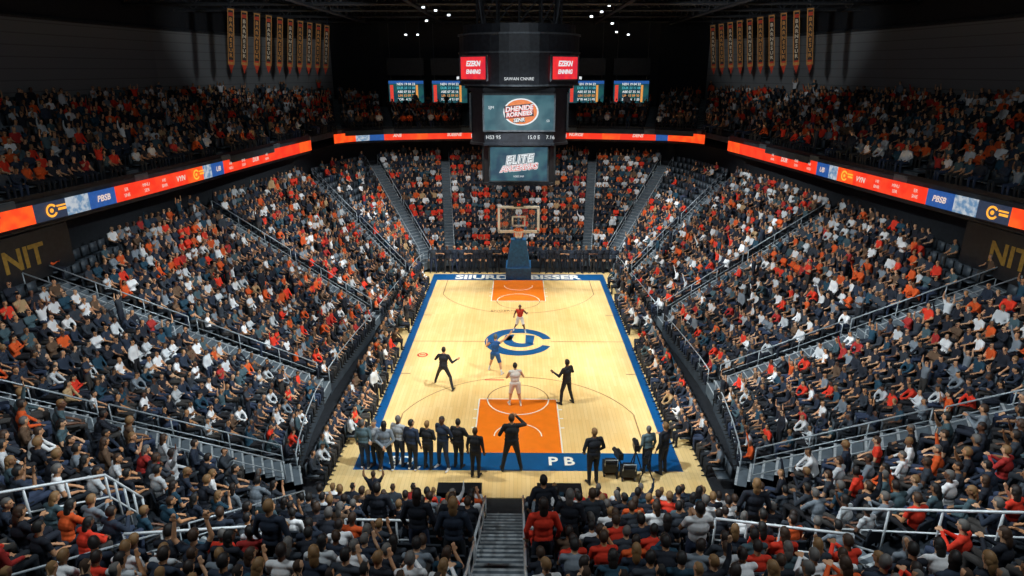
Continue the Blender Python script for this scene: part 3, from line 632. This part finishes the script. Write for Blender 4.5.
mb=MB(); mb.box((0,-1.8,4.9),(2.7,.04,1.7)); add('backboard',mb.mesh('bb',[glass]),parent=hr_,label='clear glass backboard')
mb=MB()
for c,d in (((0,-1.82,5.78),(2.9,.08,.17)),((0,-1.82,4.02),(2.9,.08,.2)),((-1.4,-1.82,4.9),(.17,.08,1.8)),((1.4,-1.82,4.9),(.17,.08,1.8)),((0,-1.84,5.1),(.9,.03,.12)),((0,-1.84,4.45),(.9,.03,.12)),((-.43,-1.84,4.78),(.12,.03,.7)),((.43,-1.84,4.78),(.12,.03,.7))): mb.box(c,d)
add('backboard_frame',mb.mesh('bf',[M['linew']]),parent=hr_,label='white frame and target square')
mb=MB(); pts=[(.33*math.cos(a),-2.25+.33*math.sin(a),4.25) for a in [2*PI*i/24 for i in range(25)]]; mb.tube(pts,.04,6); mb.box((0,-1.88,4.22),(.35,.12,.16)); mb.box((0,-1.86,3.8),(.7,.12,.3))
rimm=pmat('rim_orange',(.9,.18,.02),.4); add('rim',mb.mesh('rim',[rimm]),parent=hr_,label='orange steel rim')
mb=MB()
for k in range(12):
    a0=2*PI*k/12
    for s in(-1,1): mb.tube([( (.32-.12*q)*math.cos(a0+s*q*.8), -2.25+(.32-.12*q)*math.sin(a0+s*q*.8), 4.25-.6*q) for q in (0,.33,.66,1)],.012,4)
add('net',mb.mesh('net',[M['linew']]),parent=hr_,label='white cord net')
mb=MB(); mb.box((0,-1.8,5.98),(.7,.3,.3)); add('shot_clock',mb.mesh('sc',[M['blackp']]),parent=hr_)
text('24',.25,RC['r'],(0,-1.97,5.98),(PI/2,0,0),hr_)

# ---------------------------------------------------------------- scoreboard
sbm=pmat('scoreboard_housing',(.028,.032,.04),.4,.2); sbl=pmat('scoreboard_trim',(.10,.115,.13),.4,.3)
sb=bpy.data.objects.new('center_scoreboard',None); COL.objects.link(sb); sb.location=(0,1.6,9.2); sb['label']='black centre-hung scoreboard with stacked video screens'; sb['category']='scoreboard'
def cham(w,c): h=w/2; return [(-h,-h+c),(-h+c,-h),(h-c,-h),(h,-h+c),(h,h-c),(h-c,h),(-h+c,h),(-h,h-c)]
mb=MB(); mb.prism(cham(3.7,.25),0,2.1); mb.prism(cham(3.9,.3),-.05,.08); add('lower_housing',mb.mesh('lh',[sbm]),parent=sb)
mb=MB(); mb.prism(cham(4.9,.7),2.15,4.95); mb.prism(cham(5.1,.75),2.1,2.22); mb.prism(cham(5.1,.75),4.75,4.9); add('main_housing',mb.mesh('mh',[sbm]),parent=sb)
drum=[(3.15*math.cos(2*PI*i/40),3.15*math.sin(2*PI*i/40)) for i in range(40)]
sc_=lambda k:[(x*k,y*k) for x,y in drum]
mb=MB(); mb.prism(drum,5.0,7.5); mb.prism(sc_(.92),4.85,5.0); mb.prism(sc_(.93),7.5,7.9); add('upper_drum',mb.mesh('ud',[sbm]),parent=sb)
mb=MB(); 
for zz in (5.0,6.55,7.4): mb.prism(sc_(1.02),zz,zz+.08)
add('drum_trim',mb.mesh('dt',[sbl]),parent=sb,label='grey metal trim bands')
mb=MB()
for i in range(12):
    a=2*PI*i/12; c1=V(2.2*math.cos(a),2.2*math.sin(a),7.9); a2=2*PI*(i+1)/12; c2=V(2.2*math.cos(a2),2.2*math.sin(a2),9.3); mb.beam(c1,V(c1.x,c1.y,9.3),.07); mb.beam(c1,c2,.05); mb.beam(V(c1.x,c1.y,9.3),c2,.07)
add('hoist_frame',mb.mesh('hf',[M['truss']]),parent=sb)
scr=emat('screen_teal',(.035,.10,.13),1.0,(.06,.15,.18),1.5); scr2=emat('screen_blue',(.03,.07,.11),1.0,(.05,.13,.16),1.5)
wt=emat('screen_white',(.85,.9,.92),1.0); og=emat('screen_orange',(.85,.22,.05),1.0); bk=emat('screen_ink',(.02,.03,.05),.6); rd=emat('screen_red',(.75,.03,.03),1.2,(.6,.02,.04),2); rdt=emat('screen_redtext',(.8,.06,.04),1.0)
def screen(w,h,y,zc_,mat,rz=0,name='video_screen'):
    R=Matrix.Rotation(rz,4,'Z')
    r=MB(); r.box((0,0,0),(w,.06,h)); c=R@V(0,y,0); o=add(name,r.mesh('s',[mat]),loc=(c.x,c.y,zc_),rz=rz,parent=sb,label='lit video screen'); 
    fr=MB()
    for cc,dd in (((0,-.02,h/2+.04),(w+.16,.1,.08)),((0,-.02,-h/2-.04),(w+.16,.1,.08)),((-w/2-.04,-.02,0),(.08,.1,h)),((w/2+.04,-.02,0),(.08,.1,h))): fr.box(cc,dd)
    add('screen_frame',fr.mesh('sf',[sbl]),parent=o)
    return o
T=-.10
for k in range(4):
    rz=k*PI/2
    o=screen(3.5,1.7,-2.48,3.72,scr,rz)
    g=MB(); g.ring(0,0,0,.66,0,2*PI,0,32); g1=add('logo_outline',g.mesh('g',[wt]),loc=(.1,-.034,.04),rot=(PI/2,0,0),parent=o); g1.scale=(1.35,1,1)
    g=MB(); g.ring(0,0,0,.60,0,2*PI,0,32); g1=add('ball_graphic',g.mesh('g',[og]),loc=(.1,-.037,.04),rot=(PI/2,0,0),parent=o); g1.scale=(1.35,1,1)
    g=MB(); g.box((0,0,.02),(1.45,.01,.62)); add('logo_plate',g.mesh('g',[bk]),loc=(0,-.042,.06),rot=(0,T,0),parent=o)
    for tx,zz,sz,mt in (('DHENIDE',.21,.33,wt),('RORNEIES',-.06,.29,wt),('SENR',-.36,.24,wt)):
        text(tx,sz,bk if zz<-.3 else rdt,(0,-.052,zz-.015),(PI/2,T,0),o,bold=.03,shear=.2); text(tx,sz,mt,(0,-.062,zz),(PI/2,T,0),o,bold=.010,shear=.2)
    text('SJM',.2,wt,(-1.4,-.05,.25),(PI/2,0,0),o); text('.50',.16,wt,(1.45,-.05,-.4),(PI/2,0,0),o)
    for xx,tx in((-1.3,'HS3 95'),(.75,'15.0 E'),(1.6,'7.16')):
        c=Matrix.Rotation(rz,3,'Z')@V(xx,-2.47,0); text(tx,.26,wt,(c.x,c.y,2.5),(PI/2,0,rz),sb)
    o=screen(3.0,1.75,-1.88,1.08,scr2,rz)
    for tx,zz,sz in (('ELITE',.20,.60),('ANCENNRS',-.20,.36)):
        text(tx,sz,wt,(0,-.035,zz),(PI/2,T,0),o,bold=.06,shear=.25); text(tx,sz,rdt if zz<0 else bk,(0,-.047,zz),(PI/2,T,0),o,bold=.03,shear=.25); text(tx,sz,wt,(0,-.06,zz+.01),(PI/2,T,0),o,bold=.008,shear=.25)
    text('NSEE SNR',.13,wt,(0,-.05,-.65),(PI/2,0,0),o)
    o=screen(1.9,1.05,-3.19,5.85,rd,rz+PI/4)
    text('EZEKN',.34,wt,(0,-.05,.2),(PI/2,0,0),o,bold=.012,shear=.2); text('ENNING',.28,wt,(0,-.05,-.18),(PI/2,0,0),o,bold=.01,shear=.2)
    c=Matrix.Rotation(rz,3,'Z')@V(0,-3.26,0); text('SAWAN CNNRE',.2,wt,(c.x,c.y,5.35),(PI/2,0,rz),sb)
for x,y in((-1.8,-1.8),(1.8,-1.8),(-1.8,1.8),(1.8,1.8)):
    mb=MB(); mb.tube([(x,y,7.8),(x*1.3,y*1.3,11.8)],.05); add('suspension_cable',mb.mesh('cb',[M['truss']]),parent=sb)

statm=emat('stat_screen',(.01,.05,.08),.9,(.015,.10,.10),1.2); amb=emat('stat_amber',(.85,.35,.08),1.0); cyn=emat('stat_cyan',(.1,.5,.6),1.0)
for x in(-10.5,-6.45,6.25,10.4):
    mb=MB(); mb.box((0,0,0),(3.5,.2,2.2)); o=add('hanging_screen',mb.mesh('hs',[M['blackp']]),loc=(x,28.2,13.0),label='wide video screen showing statistics hung above upper deck',cat='screen',group='stat screens above the far deck')
    mb=MB(); mb.rect(-1.62,-.98,1.62,.98,0); add('screen_face',mb.mesh('sf',[statm]),loc=(0,-.105,0),rot=(PI/2,0,0),parent=o)
    mb=MB(); mb.rect(-1.62,.72,1.62,.98,0,0); mb.rect(-1.5,-.9,-1.2,.6,0,1); mb.rect(.9,-.9,1.1,.6,0,2); add('screen_bars',mb.mesh('sb',[RC['b'],rdt,amb]),loc=(0,-.112,0),rot=(PI/2,0,0),parent=o)
    for r in range(5):
        text(['NEN 19 04 22','DUR 23 11 08','ABE 07 35 16','LIN 12 09 30','SOR 44 21 05'][r],.29,[wt,cyn,wt,amb,wt][r],(0,-.125,.68-.34*r),(PI/2,0,0),o,bold=.005)
    mb=MB(); 
    for s in(-1,1): mb.tube([(s*1.4,0,1.1),(s*1.4,0,7.5)],.04)
    add('hanger',mb.mesh('hg',[M['truss']]),parent=o)
    mb=MB(); mb.box((0,0,2.2),(3.4,.15,1.5)); add('upper_panel',mb.mesh('up',[M['blackp']]),parent=o)

banm=pmat('banner_black',(.04,.03,.028),.8); banr=pmat('banner_red',(.55,.05,.02),.8); bang=pmat('banner_gold',(.55,.26,.07),.8); banw=pmat('banner_white',(.6,.54,.42),.8)
for s in(-1,1):
    for i in range(10):
        q=i/9; x=s*(20.0-2.4*q); y=12.5+14.5*q; ang=s*-.2
        o=bpy.data.objects.new('championship_banner',None); COL.objects.link(o); o.location=(x,y,14.7-.2*q); o.rotation_euler=(0,s*-.12,ang); o['label']='tall narrow gold and black banner with red pointed tail'; o['category']='banner'; o['group']='championship banners hung from the roof'
        mb=MB(); mb.box((0,0,2.4),(.42,.03,3.6)); add('cloth',mb.mesh('c',[bang]),parent=o)
        mb=MB(); mb.box((0,-.02,2.45),(.30,.03,3.3)); add('center_stripe',mb.mesh('c',[banm]),parent=o)
        mb=MB(); mb.add([(-.21,-.01,.75),(.21,-.01,.75),(0,-.01,0)],[(0,1,2)]); add('tail',mb.mesh('t',[banr]),parent=o)
        mb=MB(); mb.box((0,-.04,3.85),(.28,.02,.22)); mb.box((0,-.04,.85),(.28,.02,.12)); add('badge',mb.mesh('bg',[banr]),parent=o)
        text('B\nA\nR\nN\nE\nS\nU\nR',.33,banw if i%2 else bang,(0,-.045,2.35),(PI/2,0,0),o,bold=.012)
        mb=MB(); mb.tube([(-.28,0,4.25),(.28,0,4.25)],.04); mb.tube([(0,0,4.25),(0,0,6.2)],.02); add('hanging_rod',mb.mesh('r',[M['truss']]),parent=o)
def truss(a,c,h=1.3,n=16):
    a,c=Vector(a),Vector(c); mb=MB(); up=V(0,0,h); mb.beam(a,c,.16); mb.beam(a+up,c+up,.16)
    for i in range(n):
        p=a.lerp(c,i/n); q=a.lerp(c,(i+1)/n); m=p.lerp(q,.5)+up; mb.beam(p,m,.08); mb.beam(m,q,.08)
    return add('roof_truss',mb.mesh('tr',[M['truss']]),label='dark steel roof truss under the ceiling',cat='truss',group='roof trusses')
for y in(8,13,18,24,30): truss((-27,y,19.2),(27,y,19.2),1.5,22)
for x in(-14,-7,7,14): truss((x,-20,19.0),(x,33,19.0),1.2,24)
lamp=emat('lamp_lens',(.85,.95,1),4)
def flood(x,y,z,sz=.24):
    mb=MB(); R=Matrix.Rotation(-.6,3,'X'); mb.box((0,0,0),(sz*1.3,sz*.8,sz),R=R); mb.tube([(0,0,sz/3),(0,0,21-z)],.03); o=add('floodlight',mb.mesh('fl',[M['blackp']]),loc=(x,y,z),label='black arena floodlight with bright white lens',cat='floodlight',group='roof floodlights')
    mb=MB(); mb.rect(-sz*.4,-sz*.3,sz*.4,sz*.3,0); c=R@V(0,-sz*.42,0); add('lens',mb.mesh('ln',[lamp]),loc=c,rot=(PI/2-.6,0,0),parent=o)
for x,y,z in ((-6.65,14,19.0),(-5.8,14,18.8),(-4.9,14,18.5),(5.0,14,18.4),(5.7,14,18.7),(-9.6,24,17.7),(-8.6,24,17.7),(8.2,24,17.9),(9.2,24,17.7),(7,18,18.2),(-7,18,18.4),(6.2,14,19.1)): flood(x,y,z)

# ---------------------------------------------------------------- lights
def spot(x,y,z,tx,ty,tz,e,ang,blend,col,r=.5):
    l=bpy.data.lights.new('arena_and_fill_spot','SPOT'); l.energy=e; l.spot_size=math.radians(ang); l.spot_blend=blend; l.color=col; l.shadow_soft_size=r
    o=bpy.data.objects.new('arena_and_fill_spot',l); COL.objects.link(o); o.location=(x,y,z); o.rotation_euler=(Vector((tx,ty,tz))-Vector((x,y,z))).to_track_quat('-Z','Y').to_euler()
for x in(-10,10):
    for y in(-11,2,13): spot(x,y,18.6,x*-.08,y*.62,0,8300,46,.5,(1,.95,.80))
for s in(-1,1):
    for y in(-15,-3,9): spot(s*3.5,y-2,18.9,-s*12.5,y,1.2,12500,55,.6,(.86,.95,1),.35)
    spot(s*4,3,18.9,s*8,18,2,9500,49,.6,(.92,.97,1),.35)
    spot(s*2,-8,17.5,s*23,24,18.8,7000,26,.6,(.9,.96,1),.4)  # added wash spots to brighten side walls and banners, no real fixture
spot(0,-9,18.6,0,10.6,3.2,9000,15,.5,(1,1,1),.3)  # added fill spot from the camera side to brighten backboard and stanchion
def area(x,y,z,tx,ty,tz,e,sx,sy,col):
    l=bpy.data.lights.new('fill_area','AREA'); l.energy=e; l.shape='RECTANGLE'; l.size=sx; l.size_y=sy; l.color=col
    o=bpy.data.objects.new('fill_area',l); COL.objects.link(o); o.location=(x,y,z); o.rotation_euler=(Vector((tx,ty,tz))-Vector((x,y,z))).to_track_quat('-Z','Y').to_euler()
area(-9,-24,18.8,-7,-20,3,700,2,1.5,(.84,.94,1)); area(9,-24,18.8,7,-20,3,700,2,1.5,(.84,.94,1))  # added fill lights to brighten the near stand and spectators' backs
area(0,-14,19.0,0,6,12,140,3,2,(.85,.93,1))  # added weak general fill, not an actual arena lamp
w=bpy.data.worlds.new('w'); scn.world=w; w.use_nodes=True; w.node_tree.nodes['Background'].inputs[0].default_value=(.18,.48,.75,1); w.node_tree.nodes['Background'].inputs[1].default_value=.022

# ---------------------------------------------------------------- merged crowd and seats
Vs=[];Ts=[];Cs=[];off0=0
for p in rest:
    stand=random.random()<.03
    v=random.choices(range(SIT_N),wv)[0] if not stand else SIT_N+random.randrange(3)
    vv,tt,lab,_=LO[v]; s=p[4]; c,sn=math.cos(p[3]),math.sin(p[3])
    w_=vv*s; y0=.25 if stand else 0
    X=w_[:,0]*c-(w_[:,1]+y0)*sn+p[0]; Y=w_[:,0]*sn+(w_[:,1]+y0)*c+p[1]; Z=w_[:,2]+p[2]
    Vs.append(np.stack([X,Y,Z],1)); Ts.append(tt+off0); off0+=len(vv)
    sh=np.array(pc[random.choices(range(len(pc)),pw if p[1]>-10 else pwn)[0]])*random.uniform(.75,1.05)
    cols=np.array([sh,SKINS[random.randrange(6)],PANTS[random.randrange(5)],(.02,.02,.02),HAIRS[random.randrange(6)],(.02,.02,.02),(.2,.07,.05)])
    Cs.append(cols[lab])
Vs=np.concatenate(Vs).astype(np.float32);Ts=np.concatenate(Ts).astype(np.int32);Cs=np.concatenate(Cs)
def fastmesh(name,V_,T_,C_,k):
    me=bpy.data.meshes.new(name); me.vertices.add(len(V_)); me.vertices.foreach_set('co',V_.ravel()); nT=len(T_)
    me.loops.add(nT*k); me.loops.foreach_set('vertex_index',T_.ravel()); me.polygons.add(nT); me.polygons.foreach_set('loop_start',np.arange(nT,dtype=np.int32)*k)
    try: me.polygons.foreach_set('loop_total',np.full(nT,k,np.int32))
    except Exception: pass
    me.update(calc_edges=True)
    if C_ is not None:
        at=me.color_attributes.new('Col','FLOAT_COLOR','CORNER'); rgba=np.ones((nT*k,4),np.float32); rgba[:,:3]=np.repeat(C_,k,axis=0); at.data.foreach_set('color',rgba.ravel())
    return me
cm,nt,bs=newmat('crowd_clothing'); at=nt.nodes.new('ShaderNodeAttribute'); at.attribute_name='Col'; nt.links.new(at.outputs['Color'],bs.inputs['Base Color']); bs.inputs['Roughness'].default_value=.85
me=fastmesh('crowd',Vs,Ts,Cs,3); me.materials.append(cm); me.polygons.foreach_set('use_smooth',np.ones(len(Ts),bool))
add('spectator_crowd',me,label='dense crowd of seated spectators in mixed clothing',cat='crowd',kind='stuff')
print('crowd tris',len(Ts))
b=MB(); b.box((0,.03,.43),(.46,.42,.06)); 
b.box((0,-.2,.68),(.44,.05,.46),R=Matrix.Rotation(math.radians(8),3,'X')); b.box((0,-.12,.2),(.10,.12,.4))
for s in(-1,1): b.box((s*.245,-.03,.62),(.04,.32,.035)); b.box((s*.245,-.16,.45),(.03,.05,.33))
sm=b.mesh('seat',[M['seat']]); bm=bmesh.new(); bm.from_mesh(sm); bmesh.ops.bevel(bm,geom=bm.edges[:],offset=.012,segments=2,affect='EDGES'); bm.to_mesh(sm); bm.free()
sv=sorted([p for p in SEATPL if inframe(p,10,25)],key=zc_of); sbig=set(id(p) for p in sv[:300])
for p in sv[:300]:
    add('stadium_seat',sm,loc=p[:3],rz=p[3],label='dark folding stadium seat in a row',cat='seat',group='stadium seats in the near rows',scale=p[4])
bx=MB(); bx.box((0,.03,.43),(.46,.42,.06)); bx.box((0,-.2,.68),(.44,.05,.46)); bv=np.array(bx.v); bf=np.array(bx.f)
Vs=[];Ts=[];o0=0
for p in SEATPL:
    if id(p) in sbig or proj(*p[:3])[2]<5: continue
    c,s=math.cos(p[3]),math.sin(p[3]); q=bv*p[4]; Vs.append(np.stack([q[:,0]*c-q[:,1]*s+p[0],q[:,0]*s+q[:,1]*c+p[1],q[:,2]+p[2]],1)); Ts.append(bf+o0); o0+=len(bv)
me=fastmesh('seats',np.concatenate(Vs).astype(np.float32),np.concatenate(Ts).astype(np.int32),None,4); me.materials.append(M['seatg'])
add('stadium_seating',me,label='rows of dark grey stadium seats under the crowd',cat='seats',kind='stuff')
